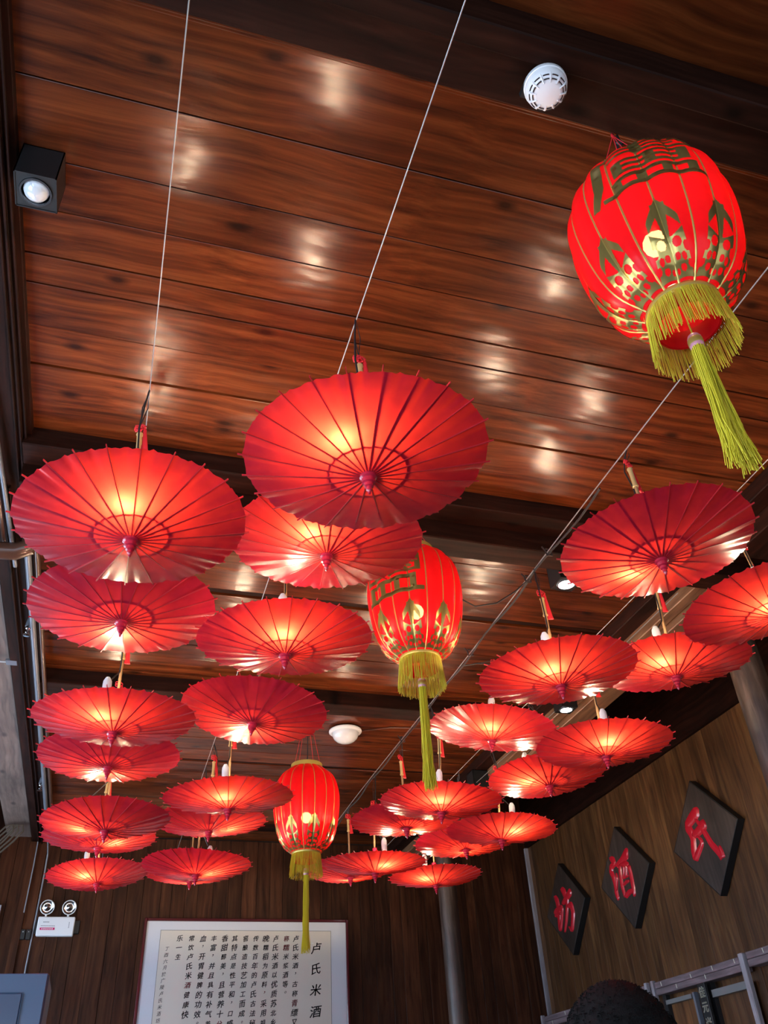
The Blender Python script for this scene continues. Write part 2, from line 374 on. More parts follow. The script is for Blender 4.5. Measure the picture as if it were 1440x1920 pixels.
# cable bundled along the third wire, with the loose loop from the middle lantern
c = MB(); pts = []
for j in range(0, 60):
    yy = 2.0 + j*.09; pts.append((.006*sin(j*.9), yy, -.012-.008*abs(sin(j*.55))))
c.tube(pts, .0045, 5)
cab = thing('power_cable', 'grey power cable strapped along the third wire from the left', 'cable', (1.487, 0, H+ZW), data=c.mesh('power_cable', M['cord'], True))
for yy in (2.42, 2.62, 3.28, 3.95, 4.35):
    obj('cable_tie', MB().tube([(-.012,0,.008),(.01,0,.006),(.012,0,-.022),(-.01,0,-.024),(-.014,0,-.002),(-.03,-.005,.012)], .0035, 5).mesh('cable_tie', M['cord']), cab, (0, yy, 0))
c = MB().tube([(1.01,2.66,1.90),(1.06,2.66,1.865),(1.13,2.68,1.80),(1.20,2.70,1.755),(1.28,2.72,1.735),(1.37,2.70,1.75),(1.44,2.66,1.79),(1.487,2.6,1.825)], .0035, 5)
thing('lantern_cable', 'thin black cable drooping from the middle lantern to the wire', 'cable', (0,0,H), data=c.mesh('lantern_cable', M['cord'], True))
c = MB().tube([(2.36,2.8,1.985),(2.36,4.2,1.97),(2.36,5.5,1.985)], .002, 4)
thing('guy_wire', 'thin bare wire running below the tan beam on the right', 'wire', (0,0,H), data=c.mesh('guy_wire', M['steel'], True))

# ------------------------------------------------------------------ umbrellas
R = .30; RIM = .057; NR = 24
def canopy_mesh(seed):
    rnd = random.Random(seed); nr = 15; k = 8; na = NR*k; vs = []; fs = []
    sag = [rnd.uniform(.6, 1.3) for _ in range(NR)]; ph = [rnd.uniform(0, 6) for _ in range(NR)]
    low = [rnd.uniform(0, 6.28) for _ in range(3)]
    for i in range(nr+1):
        q = i/nr; r = .012+(R-.012)*q
        for a in range(na):
            th = 2*pi*a/na; s = a // k; f = (a % k)/k; u = sin(pi*f)
            rr = r*(1-.012*sag[s]*u*q**3)
            z = RIM*(r/R)**1.12 + .0022*u*sag[s]*q**1.3
            z += .0034*sin(f*pi*4+ph[s])*u*q**7*sag[s] + .0020*sin(f*pi*7+ph[s]*2)*q**9
            z += .004*sin(2*th+low[0])*q**2 + .002*sin(3*th+low[1])*q**2
            vs.append((rr*cos(th), rr*sin(th), z))
    for i in range(nr):
        for a in range(na):
            b = (a+1) % na; fs.append((i*na+a, i*na+b, (i+1)*na+b, (i+1)*na+a))
    mb = MB(); mb.add(vs, fs); return mb.mesh('canopy', M['paper'], 'all')
canopies = [canopy_mesh(s) for s in (1, 2, 3, 4)]
def rib_mesh():
    mb = MB(); n = 5; vs = []; fs = []
    for i in range(n+1):
        r = .014+(.311-.014)*i/n; w = .0014-.0003*i/n; z = RIM*(r/R)**1.12
        vs += [(r, -w, z-.0014), (r, w, z-.0014), (r, w, z+.003), (r, -w, z+.003)]
    for i in range(n):
        for j in range(4): k = (j+1) % 4; fs.append((i*4+j, i*4+k, i*4+4+k, i*4+4+j))
    fs += [(3,2,1,0), tuple(n*4+j for j in range(4))]
    return mb.add(vs, fs).mesh('rib', M['ribm'])
rib_m = rib_mesh()
fer_m = MB().lathe([(.004,.022),(.017,.020),(.021,.012),(.021,-.004),(.0165,-.008),(.0165,-.018),(.0115,-.021),(.0115,-.029),(.0075,-.032),(.0075,-.040),(.0045,-.043),(.0035,-.050),(.0008,-.052)], 20).mesh('ferrule', M['redlac'], True)
st = MB()
for i in range(NR):
    a = 2*pi*i/NR; st.tube([(.010*cos(a), .010*sin(a), .125), (.095*cos(a), .095*sin(a), .019)], .0013, 4)
ring = []
for i in range(NR*4+1):
    a = 2*pi*i/(NR*4); rr = .095-.003*abs(sin(NR/2*a)); ring.append((rr*cos(a), rr*sin(a), .0195))
st.tube(ring, .0024, 5, False)
st_m = st.mesh('stretcher_frame', M['ribm'])
run_m = MB().lathe([(.006,.11),(.014,.112),(.014,.14),(.006,.143)], 16).mesh('runner', M['redlac'], True)
pole_m = MB().lathe([(.0055,.01),(.0055,.10),(.0062,.105),(.0055,.11),(.0055,.21),(.0063,.216),(.0055,.222),(.0055,.31)], 10).mesh('pole', M['bambood'], True)
grip_m = MB().lathe([(.004,.296),(.010,.298),(.0105,.302),(.0078,.310),(.0074,.345),(.0078,.368),(.010,.374),(.009,.378),(.002,.379)], 14).mesh('grip', M['bamboo'], True)
sock_m = MB().lathe([(.002,.066),(.008,.066),(.011,.062),(.0155,.056),(.0165,.045),(.0155,.020),(.014,0),(.002,-.001)], 16).mesh('lamp_socket', M['white'], True)
def sphere_mesh(name, r, mat, sub=2, sz=1.0):
    bm = bmesh.new(); bmesh.ops.create_icosphere(bm, subdivisions=sub, radius=r)
    for v in bm.verts: v.co.z *= sz
    m = bpy.data.meshes.new(name); bm.to_mesh(m); bm.free(); m.materials.append(mat)
    m.polygons.foreach_set('use_smooth', [True]*len(m.polygons)); return m
bulb_m = sphere_mesh('bulb', .021, M['bulb'], 2, 1.15)
kn = MB()
for i in range(5):
    a = 2*pi*i/5; c0 = Vector((.010*cos(a), .004*sin(a), .402+.010*sin(a)))
    kn.tube([c0+Vector((.007*cos(t), .003*sin(t*2), .007*sin(t))) for t in [2*pi*j/8 for j in range(9)]], .0024, 5, False)
kn.tube([(0,0,.378),(0,.002,.39),(0,0,.415)], .0032, 6)
knot_m = kn.mesh('knot', M['redtas'], True)
ts = MB().lathe([(.002,.400),(.0045,.392),(.0055,.385),(.0048,.378),(.0065,.36),(.010,.30),(.0125,.285),(.002,.285)], 12)
for i, v in enumerate(ts.v): ts.v[i] = (v[0]*1.0+.014+(.40-v[2])*.05, v[1]*.45, v[2])
tas_m = ts.mesh('tassel', M['redtas'], True)

UM = [
('A',0.463,1.484,1.277,-0.029,-0.016,-0.084,-0.086),('B',-0.068,1.897,1.294,-0.060,0.014,-0.017,-0.115),
('C',0.505,2.087,1.452,0.011,-0.044,-0.064,-0.080),('D',-0.078,2.522,1.394,-0.031,0.036,-0.012,0.100),
('E',0.465,2.537,1.337,-0.021,-0.043,-0.030,-0.110),('F',-0.066,3.137,1.269,-0.014,-0.041,-0.041,-0.105),
('G',0.468,3.243,1.387,0.099,0.043,-0.025,0.100),('H',-0.076,3.710,1.344,-0.018,0.049,-0.027,0.100),
('I',0.473,3.925,1.259,-0.026,-0.040,-0.032,-0.105),('J',0.461,4.600,1.355,-0.001,-0.013,0.095,0.013),
('K',-0.058,4.263,1.241,-0.034,0.030,-0.104,0.034),('L',-0.090,4.911,1.341,0.001,-0.002,0.075,-0.038),
('M',-0.078,5.675,1.341,-0.065,0.073,-0.070,-0.085),('N',0.445,4.968,1.227,0.018,0.029,0.067,0.009),
('NN',0.497,5.950,1.433,0.000,0.011,0.007,0.10),('O',1.492,1.800,1.387,-0.023,0.029,-0.035,0.105),
('P',2.041,1.981,1.357,-0.100,0.023,-0.052,-0.046),('Q',2.021,2.552,1.405,0.000,-0.069,-0.097,-0.070),
('R',1.508,2.557,1.323,-0.035,-0.013,-0.074,-0.085),('S',1.617,3.446,1.471,0.129,-0.070,-0.046,-0.096),
('T',2.012,3.144,1.305,0.014,-0.013,-0.042,-0.106),('U',2.045,3.759,1.386,-0.017,0.045,-0.106,-0.003),
('V',1.499,3.874,1.269,0.051,-0.026,-0.044,-0.105),('W',1.484,4.372,1.340,-0.012,0.042,0.044,0.040),
('X',2.012,4.330,1.285,0.043,-0.012,0.029,-0.105),('Y',1.998,4.815,1.364,0.005,0.065,0.013,0.044),
('Z',1.462,4.924,1.250,0.009,-0.032,0.028,-0.105),('AA',1.487,5.573,1.383,-0.009,0.039,0.014,0.09),
('BB',2.021,5.435,1.315,-0.005,0.001,-0.090,-0.070)]
order = ['nearest the camera', 'second from the camera', 'third from the camera', 'fourth from the camera', 'fifth from the camera', 'sixth from the camera', 'seventh from the camera', 'eighth from the camera']
wn = ['leftmost wire', 'second wire from the left', 'third wire from the left', 'rightmost wire']
rows = {}
for u in UM:
    wi = min(range(4), key=lambda i: abs(wire_x[i]-u[1])); rows.setdefault(wi, []).append(u)
for wi in rows: rows[wi].sort(key=lambda u: u[2])
uroots = {}
for wi, us in sorted(rows.items()):
    for k, (nm, x, y, z, t1, t2, bx, by) in enumerate(us):
        place = order[k] if k < len(us)-1 else 'farthest from the camera'
        look = 'low-hung' if z < 1.33 else 'high-hung'
        if nm == 'A': look = 'largest-looking'
        ax = Vector((sin(t1), sin(t2), 1)).normalized()
        q = Vector((0, 0, 1)).rotation_difference(ax) @ Quaternion((0, 0, 1), random.uniform(0, 2*pi))
        root = thing('paper_umbrella', '%s lit red paper umbrella on the %s, %s' % (look, wn[wi], place), 'umbrella', V(x, y, z), group='lit red paper umbrellas hanging upside down from the wires')
        root.rotation_mode = 'QUATERNION'; root.rotation_quaternion = q
        uroots[nm] = root; qi = q.inverted()
        obj('canopy', random.choice(canopies), root)
        for i in range(NR): obj('rib', rib_m, root, rot=(0, 0, 2*pi*i/NR))
        obj('ferrule', fer_m, root); obj('stretcher_frame', st_m, root); obj('runner', run_m, root)
        obj('pole', pole_m, root); obj('grip', grip_m, root)
        spin = random.uniform(-.5, .5)
        rz = (qi @ Vector((1, spin, 0))); az = math.atan2(rz.y, rz.x)
        kt = obj('knot', knot_m, root, rot=(0, 0, az)); obj('tassel', tas_m, root, rot=(0, 0, az))
        # hanging loop up to the wire, in the umbrella's own frame
        top = Vector((0, 0, .412)); dw = qi @ (Vector((wire_x[wi], y, ZW)) - Vector((x, y, z)))
        mid = (top+dw)/2
        side = qi @ Vector((.008, 0, 0))
        obj('hanging_loop', MB().tube([top, mid+side, dw, mid-side, top], .0014, 4, False).mesh('hanging_loop', M['cord']), root)
        bl = qi @ Vector((bx, by, 0)); bl.z = 0
        bz = RIM*(bl.length/R)**1.12 + .040
        if bl.length < .05: bz += .01
        tilt = bl.normalized()*.35
        obj('bulb', bulb_m, root, (bl.x, bl.y, bz))
        so = obj('lamp_socket', sock_m, root, (bl.x, bl.y, bz+.020), None)
        so.scale = (1, 1, 1.45); so.rotation_euler = (0, 0, 0)
        s0 = Vector((bl.x, bl.y, bz+.112)); pc = Vector((bl.x*.25, bl.y*.25, .30)) if bl.length > 0 else Vector((0, 0, .3))
        n_ = bl.normalized()
        pts = [s0, s0*.8+Vector((0, 0, .035)), n_*.012+Vector((0, 0, .24)), n_*.010+Vector((0, 0, .30)), n_*.022+Vector((0, 0, .38)), (n_*.03+dw*1.0)*.5+Vector((0, 0, .20)), dw+n_*.004]
        obj('power_cord', MB().tube(pts, .0028, 5).mesh('power_cord', M['cord'], True), root)

# ------------------------------------------------------------------ lanterns
prof = [(.070,0),(.088,.008),(.112,.026),(.136,.060),(.152,.105),(.163,.155),(.171,.21),(.175,.26),(.175,.31),(.168,.355),(.153,.395),(.130,.425),(.102,.446),(.086,.455)]
def prof_r(z):
    for (r0, z0), (r1, z1) in zip(prof, prof[1:]):
        if z <= z1: t = (z-z0)/(z1-z0) if z1 > z0 else 0; return r0+(r1-r0)*max(0, t)
    return prof[-1][0]
def lob(th): return 1+.055*abs(sin(8*th))**.8
def smooth_prof(n=40):
    out = []
    zz = [i/(n)*.455 for i in range(n+1)]
    for z in zz:
        out.append((sum(prof_r(min(.455, max(0, z+d_))) for d_ in (-.012, -.006, 0, .006, .012))/5, z))
    return out
SP = smooth_prof()
def surf_r(z):
    k = min(len(SP)-2, max(0, int(z/.455*40))); t = z/.455*40-k; return SP[k][0]*(1-t)+SP[k+1][0]*t
def surf(th, z, off=0):
    r = surf_r(z)*lob(th)+off; return (r*cos(th), r*sin(th), z)
mb = MB(); na = 160; vs = []; fs = []
for r, z in SP:
    for a in range(na): th = 2*pi*a/na; vs.append((r*lob(th)*cos(th), r*lob(th)*sin(th), z))
for k in range(len(SP)-1):
    for a in range(na): b_ = (a+1) % na; fs.append((k*na+a, k*na+b_, (k+1)*na+b_, (k+1)*na+a))
lan_m = mb.add(vs, fs).mesh('shade', M['satin'], 'all')
pip_m = MB().tube([surf(0, z, .0005) for z in [.455*i/26 for i in range(27)]], .0024, 5).mesh('piping', M['goldp'], True)
tring_m = MB().lathe([(.083,.452),(.088,.452),(.089,.480),(.086,.483),(.083,.480),(.083,.452)], 40).mesh('top_ring', M['goldp'], True)
bring_m = MB().lathe([(.066,.006),(.074,.008),(.078,.002),(.077,-.010),(.074,-.014),(.066,-.012),(.066,.006)], 40).mesh('bottom_ring', M['goldp'], True)
coll_m = MB().lathe([(.066,.004),(.067,-.045),(.065,-.046),(.062,-.045),(.062,.004)], 40).mesh('collar', M['satin'], True)
def ribbon(mb, pts, ws, off=.002, step=.006):
    """flat foil strip in (s=arc length at mid radius, z) laid on the lantern skin"""
    P = []
    for (a, wa), (b, wb_) in zip(zip(pts, ws), zip(pts[1:], ws[1:])):
        n = max(1, int(math.hypot(b[0]-a[0], b[1]-a[1])/step))
        for i in range(n): t = i/n; P.append((a[0]+(b[0]-a[0])*t, a[1]+(b[1]-a[1])*t, wa+(wb_-wa)*t))
    P.append((*pts[-1], ws[-1])); vs = []; fs = []
    for i, (s, z, w) in enumerate(P):
        a = P[max(0, i-1)]; b = P[min(len(P)-1, i+1)]; dx, dz = b[0]-a[0], b[1]-a[1]; l = math.hypot(dx, dz) or 1
        nx, nz = -dz/l, dx/l
        for j in (-1, -.33, .33, 1):
            ss, zz = s+nx*w*j/2, z+nz*w*j/2; zz = max(.001, min(.45, zz))
            vs.append(surf(ss/max(.09, surf_r(zz)), zz, off))
    for i in range(len(P)-1):
        for j in range(3): fs.append((i*4+j, i*4+j+1, i*4+j+5, i*4+j+4))
    mb.add(vs, fs)
om = MB()
HOLES = [(.0145, .054, .0080, .0100), (.0285, .044, .0050, .0095), (.0095, .031, .0050, .0062), (.0205, .029, .0048, .0062), (.0285, .019, .0042, .0050), (.0150, .015, .0048, .0048), (.0045, .012, .0030, .0040)]
def foil(sx, z):
    a = abs(sx); u = a/.031
    if z > .066:
        c = .150-.056*u
        if abs(z-c) < .0175*(1-.30*u) and u < .98 and z < .166-.9*a: return True
        if a < .0050+.008*max(0, (z-.070)/.07) and z < .150: return True
    if z > .158 and z < .172: return a < .0018*(1-(z-.158)/.014)+.0003
    top = .066+.016*u**2
    if z <= top: return all(((a-h[0])/h[2])**2+((z-h[1])/h[3])**2 > 1 for h in HOLES)
    return a < .0055 and z < .11
ds, dz_ = .00125, .0016
grid = {}
def gv(i, j):
    if (i, j) not in grid:
        zz = max(.001, j*dz_); grid[(i, j)] = len(om.v); om.v.append(surf(i*ds/max(.084, surf_r(zz)), zz, .0022))
    return grid[(i, j)]
for j in range(2, 109):
    for i in range(-25, 25):
        if foil((i+.5)*ds, (j+.5)*dz_): om.f.append((gv(i, j), gv(i+1, j), gv(i+1, j+1), gv(i, j+1)))
orn_m = om.mesh('gold_ornament', M['gold'], 'all')
fr = [MB(), MB()]
rnd = random.Random(5)
for i in range(330):
    th = 2*pi*i/330+rnd.uniform(-.01, .01); L_ = .108+rnd.uniform(-.010, .006)
    if rnd.random() < .05: L_ *= .6
    r0 = .0775; r1 = .0775+rnd.uniform(.002, .012); dt = rnd.uniform(-.05, .05)
    pts = [(r0*cos(th), r0*sin(th), -.010), ((r0+r1)/2*cos(th+dt*.4), (r0+r1)/2*sin(th+dt*.4), -.010-L_*.5), (r1*cos(th+dt), r1*sin(th+dt), -.010-L_)]
    fr[1 if rnd.random() < .35 else 0].tube(pts, .00085, 3, False)
fr_m = [fr[0].mesh('fringe', M['yel']), fr[1].mesh('fringe', M['yel2'])]
def tassel_mesh(seed, split, L_=.33, z0=-.112):
    rnd = random.Random(seed); t = MB()
    for i in range(170):
        a = rnd.uniform(0, 2*pi); rr = .013*math.sqrt(rnd.random()); c = 1 if cos(a) > 0 else -1
        e = L_+rnd.uniform(-.03, .015); fx = split*c*.012; sp = 1+.35*rnd.random()
        w = rnd.uniform(-.003, .003)
        pts = [(rr*cos(a), rr*sin(a), z0), (rr*cos(a)*1.15+fx*.3+w, rr*sin(a)*1.1, z0-e*.35), (rr*cos(a)*sp+fx*.8-w, rr*sin(a)*sp+w, z0-e*.7), (rr*cos(a)*(sp+.3)+fx+w*2, rr*sin(a)*(sp+.3)-w*2, z0-e)]
        t.tube(pts, .0011, 3, False)
    return t.mesh('tassel', M['yel'])
thd_m = MB().lathe([(.002,-.078),(.012,-.080),(.0145,-.086),(.0145,-.110),(.012,-.114),(.002,-.114)], 16).mesh('tassel_head', M['pinkwrap'], True)
thg_m = MB().lathe([(.0148,-.090),(.0155,-.092),(.0155,-.104),(.0148,-.106)], 16).mesh('gold_wrap', M['goldp'], True)
tcd_m = MB().tube([(0, 0, .06), (0, 0, -.08)], .0018, 5).mesh('tassel_cord', M['yel'])
lb_m = sphere_mesh('bulb', .030, M['bulb2'], 2)

def glyph_mesh(ch, size, bold=0.0, mat=None, cuts=0.0):
    """flat mesh of one printed character, centred, height = size"""
    c = bpy.data.curves.new('glyph', 'FONT'); c.body = ch; c.size = size; c.align_x = 'CENTER'; c.resolution_u = 2
    o = bpy.data.objects.new('glyph', c); COL.objects.link(o)
    dg = bpy.context.evaluated_depsgraph_get(); m = bpy.data.meshes.new_from_object(o.evaluated_get(dg))
    bpy.data.objects.remove(o); bpy.data.curves.remove(c)
    bm = bmesh.new()
    for k in ((0, 0), (1, .35), (.5, 1), (-.6, .5)) if bold else ((0, 0),):
        n0 = len(bm.verts); bm.from_mesh(m); bm.verts.ensure_lookup_table()
        for v in bm.verts[n0:]: v.co.x += bold*k[0]; v.co.y += bold*k[1]; v.co.z += .00004*k[0]
    bpy.data.meshes.remove(m)
    if bm.verts:
        x0 = min(v.co.x for v in bm.verts); x1 = max(v.co.x for v in bm.verts); y0 = min(v.co.y for v in bm.verts); y1 = max(v.co.y for v in bm.verts)
        for v in bm.verts: v.co.x -= (x0+x1)/2; v.co.y -= (y0+y1)/2
    if cuts:
        bmesh.ops.triangulate(bm, faces=bm.faces)
        for axis, lim in ((0, size*.7), (1, size*.7)):
            p = -lim
            while p < lim:
                no = [0, 0, 0]; no[axis] = 1; co = [0, 0, 0]; co[axis] = p
                bmesh.ops.bisect_plane(bm, geom=bm.verts[:]+bm.edges[:]+bm.faces[:], plane_co=co, plane_no=no, dist=1e-6); p += cuts
    return bm
def char_on_lantern(ch, size_x, size_z, zc, az):
    bm = glyph_mesh(ch, .2, .0012, cuts=.007)
    xs = [v.co.x for v in bm.verts]; yy = [v.co.y for v in bm.verts]; w = max(xs)-min(xs); h = max(yy)-min(yy)
    for v in bm.verts:
        s = v.co.x/w*size_x; z = zc+v.co.y/h*size_z + .010*(s/size_x); z = min(.452, max(.01, z))
        v.co = Vector(surf(az+s/.168, z, .0028))
    m = bpy.data.meshes.new('gold_character'); bm.to_mesh(m); bm.free(); m.materials.append(M['gold'])
    m.polygons.foreach_set('use_smooth', [True]*len(m.polygons)); return m

def lantern(label, x, y, z, az_off, ch, split, spin, bulb_z, tl, hook_z=2.085):
    r = thing('hanging_lantern', label, 'lantern', V(x, y, z), group='red and gold palace lanterns in the middle of the room')
    r.rotation_euler = (0, 0, spin)
    obj('shade', lan_m, r)
    for i in range(16): obj('piping', pip_m, r, rot=(0, 0, 2*pi*i/16))
    for i in range(8): obj('gold_ornament', orn_m, r, rot=(0, 0, 2*pi*i/8))
    obj('top_ring', tring_m, r); obj('bottom_ring', bring_m, r); obj('collar', coll_m, r)
    for f_ in fr_m: obj('fringe', f_, r, kind='stuff')
    th = obj('tassel_head', thd_m, r); obj('gold_wrap', thg_m, th)
    obj('tassel', tassel_mesh(int(y*10), split, tl), r, kind='stuff'); obj('tassel_cord', tcd_m, r)
    obj('bulb', lb_m, r, (0, 0, bulb_z)); obj('lamp_socket', sock_m, r, (0, 0, bulb_z+.022))
    hz = hook_z-z-.03
    s = MB()
    for i in range(4):
        a = pi/4+pi/2*i; s.tube([(.086*cos(a), .086*sin(a), .475), (0, 0, hz)], .0011, 4)
    s.tube([(0, 0, hz-.012), (.004, 0, hz), (0, 0, hz+.012), (-.004, 0, hz), (0, 0, hz-.012)], .002, 4, False)
    obj('hanging_string', s.mesh('hanging_string', M['redtas']), r)
    obj('power_cord', MB().tube([(0, 0, bulb_z+.08), (.004, .004, .47), (.008, .004, hz-.04), (.012, .004, hz), (.006, .004, hz+.03)], .0030, 5).mesh('power_cord', M['cord'], True), r)
    if ch:
        cz = math.atan2(-y, -x)+az_off-spin
        obj('gold_character', char_on_lantern(ch, .25, .190 if y < 2 else .225, .312 if y < 2 else .300, cz), r)
    return r
lantern('large red lantern with a dark gold character, nearest the camera at upper right', .99, .905, 1.36, radians(11), '盧', 1, .12, .232, .305)
lantern('middle of the three red lanterns, bright gold character on its left side', .985, 2.625, 1.42, radians(-30), '鹽', .1, .31, .20, .36)
lantern('smallest farthest red lantern with yellow fringe, in front of the framed calligraphy', .985, 4.60, 1.265, 0, None, .0, .05, .185, .36, 2.145)
for x, y, zb, lab in ((1.005, .905, 2.052, 'nearest'), (.985, 2.625, 1.985, 'middle'), (.985, 4.60, 2.06, 'farthest')):
    thing('ceiling_hook', 'small black hook in the ceiling timber above the %s lantern' % lab, 'hook', V(x, y, zb), data=MB().tube([(0, 0, .012), (0, 0, -.012), (.01, 0, -.024), (0, 0, -.036), (-.01, 0, -.026)], .0035, 6).mesh('ceiling_hook', M['black'], True))

# ------------------------------------------------------------------ ceiling fittings
sd = thing('smoke_detector', 'round white smoke detector with slotted side on the dark beam', 'smoke detector', V(.748, .815, 2.02))
obj('base', MB().lathe([(.001,0),(.050,0),(.052,-.004),(.052,-.014),(.050,-.016),(.001,-.016)], 40).mesh('base', M['white'], True), sd)
obj('housing', MB().lathe([(.046,-.016),(.050,-.022),(.048,-.034),(.040,-.044),(.026,-.050),(.001,-.051)], 40).mesh('housing', M['white'], True), sd)
sl = MB()
for i in range(12):
    a0 = 2*pi*i/12
    for rr, zz in ((.0435, -.0415), (.0365, -.0470)):
        pts = [(rr*cos(a0+t), rr*sin(a0+t), zz) for t in (-.17, -.08, 0, .08, .17)]; sl.tube(pts, .0016, 4)
obj('slots', sl.mesh('slots', M['cord']), sd)
fi = MB()
for i in range(12):
    a0 = 2*pi*(i+.5)/12; fi.tube([(.047*cos(a0), .047*sin(a0), -.033), (.041*cos(a0), .041*sin(a0), -.0455), (.029*cos(a0), .029*sin(a0), -.0510)], .0018, 4)
obj('fins', fi.mesh('fins', M['white']), sd)
obj('junction_box', MB().box(-.045, .0, .0, .045, 0, .018).mesh('junction_box', M['black']), sd)

def boxlight(label, x, y, z, s, h, lit, group=None, tilt=None):
    r = thing('box_downlight', label, 'ceiling light', V(x, y, z), group=group)
    b_ = MB().box(-s, s, -s, -s+.003, 0, h).box(-s, s, s-.003, s, 0, h).box(-s, -s+.003, -s, s, 0, h).box(s-.003, s, -s, s, 0, h).box(-s, s, -s, s, h-.004, h)
    vs = []; fs = []; n = 32; ro = s*.80
    for i in range(n):
        a = 2*pi*i/n+pi/4; k = 1/max(abs(cos(a)), abs(sin(a))); vs += [(s*k*cos(a), s*k*sin(a), .002), (ro*cos(a), ro*sin(a), .002), (ro*cos(a), ro*sin(a), h*.5)]
    for i in range(n): j = (i+1) % n; fs += [(i*3, j*3, j*3+1, i*3+1), (i*3+1, j*3+1, j*3+2, i*3+2)]
    b_.add(vs, fs); obj('housing', b_.mesh('housing', M['black']), r)
    obj('trim_ring', MB().lathe([(ro-.001,.004),(ro-.001,-.002),(ro-.006,-.002),(ro-.006,.006)], 32).mesh('trim_ring', M['chrome'], True), r)
    if lit:
        obj('lamp', MB().lathe([(ro*.92,.012),(ro*.80,.006),(ro*.5,.002),(.0005,.001)], 28).mesh('lamp', M['glow'], True), r)
    else:
        obj('lamp', MB().lathe([(.001,.05),(ro*.5,.05),(ro*.80,.022),(ro*.80,.010),(ro*.66,-.004),(ro*.4,-.012),(.0005,-.015)], 28).mesh('lamp', M['lens'], True), r)
    return r
boxlight('black box downlight with an unlit frosted lamp, beside the left ceiling edge', -.425, 1.42, 2.02, .052, .128, False)
boxlight('lit white box downlight just behind the large right umbrella', 1.84, 2.90, 2.025, .055, .12, True)
boxlight('lit white box downlight on the tan beam behind two right umbrellas', 2.40, 4.06, 1.955, .05, .12, True)
boxlight('farthest lit box downlight, in a black housing left of the tan beam', 2.40, 5.43, 1.955, .06, .12, True)

dm = thing('dome_lamp', 'white glass dome lamp on the ceiling above the far lantern', 'ceiling light', V(1.32, 4.99, ZC-.006))
obj('rim', MB().lathe([(.001,0),(.085,0),(.105,-.012),(.105,-.020),(.092,-.030),(.086,-.028),(.001,-.02)], 48).mesh('rim', M['white'], True), dm)
obj('dome', MB().lathe([(.086,-.026),(.084,-.045),(.072,-.066),(.052,-.082),(.028,-.090),(.0005,-.092)], 48).mesh('dome', M['lens'], True), dm)
thing('lamp_conduit', 'thin pale cable running right from the dome lamp', 'cable', (0, 0, H), data=MB().tube([(1.42, 4.99, 2.138), (1.6, 4.90, 2.138), (1.9, 4.86, 2.138), (2.35, 4.86, 2.138)], .005, 5).mesh('lamp_conduit', M['pipeb'], True))

# pipes along the left beam
def pipe(label, pts, r, mat, name='pipe', cat='pipe', n=12):
    return thing(name, label, cat, (0, 0, H), data=MB().tube(pts, r, n).mesh(name, mat, True))
pipe('grey conduit running along the left ceiling edge', [(-.515, 3.0, 2.045), (-.515, 5.0, 2.045), (-.515, 7.05, 2.045)], .014, M['pipe'])
pipe('brown varnished pipe beside the grey conduit', [(-.482, 3.0, 2.06), (-.482, 5.0, 2.06), (-.482, 7.35, 2.06)], .012, M['pipeb'])
pipe('fat dark brown pipe with an elbow, crossing in from the left edge', [(-1.74, 3.10, 1.99), (-1.0, 3.10, 1.99), (-.62, 3.10, 1.99), (-.55, 3.10, 1.995), (-.505, 3.09, 2.012), (-.497, 3.08, 2.05), (-.497, 3.08, 2.14)], .036, M['pipeb'], n=18)
pipe('slim dark conduit slanting beside the left beam', [(-.640, 2.05, 2.06), (-.600, 2.32, 2.06), (-.585, 2.70, 2.05), (-.57, 3.3, 2.05)], .009, M['pipe'])
pipe('slim copper conduit left of the slanting one', [(-.70, 2.15, 2.05), (-.61, 2.62, 2.05), (-.60, 3.2, 2.04)], .008, M['pipeb'])
pipe('thin grey cable running down the left back corner to the socket', [(-.515, 7.05, 2.045), (-.515, 7.3, 2.03), (-.51, 7.44, 1.98), (-.51, 7.485, 1.85), (-.515, 7.488, 1.5), (-.52, 7.488, 1.2), (-.52, 7.488, .6)], .006, M['greyprint'], 'wall_cable', 'cable', 6)
pipe('thin conduit left of the corner cable, ending at the wall sockets', [(-.60, 7.44, 2.07), (-.60, 7.458, 1.9), (-.605, 7.458, 1.55)], .005, M['greyprint'], 'wall_cable', 'cable', 6)
def sprinkler(label, x, y, z):
    r = thing('sprinkler_head', label, 'sprinkler', V(x, y, z))
    obj('drop_pipe', MB().tube([(.03, -.03, .04), (.015, -.02, .03), (0, 0, 0), (-.004, .0, -.03)], [.014, .015, .013, .012], 12).mesh('drop_pipe', M['pipe'], True), r)
    obj('nozzle', MB().lathe([(.002,-.028),(.012,-.03),(.012,-.042),(.007,-.046),(.005,-.058),(.009,-.062),(.004,-.066),(.004,-.072),(.016,-.074),(.016,-.077),(.002,-.078)], 14).mesh('nozzle', M['chrome'], True), r)
sprinkler('chrome sprinkler head hanging by the left pipes, the nearer one', -.535, 3.82, 2.075)
sprinkler('chrome sprinkler head hanging by the left pipes, the farther one', -.535, 6.0, 2.075)
# beam bracket with threaded rod
br = thing('beam_bracket', 'grey metal bracket and threaded rod under the worn left beam', 'bracket', V(-.66, 4.30, 2.10))
obj('plate', MB().box(-.01, .045, -.025, .025, -.018, -.004).mesh('plate', M['pipe'], bevel=.002), br)
obj('rod', MB().tube([(-.35, .02, -.012), (-.01, .0, -.012)], .006, 8).mesh('rod', M['steel'], True), br)
# coiled hose
c = MB()
for k in range(3):
    o = k*.035; c.tube([(-.99+o, 7.15, 1.90), (-.90+o, 7.12, 2.00), (-.82+o, 7.10, 2.085), (-.775+o, 7.10, 2.095), (-.765+o, 7.10, 2.05), (-.82+o, 7.12, 1.98), (-.90+o, 7.14, 1.90)], .0075, 7)
thing('coiled_hose', 'loops of brown hose hung at the end of the worn left beam', 'hose', (0, 0, H), data=c.mesh('coiled_hose', M['beige'], True))

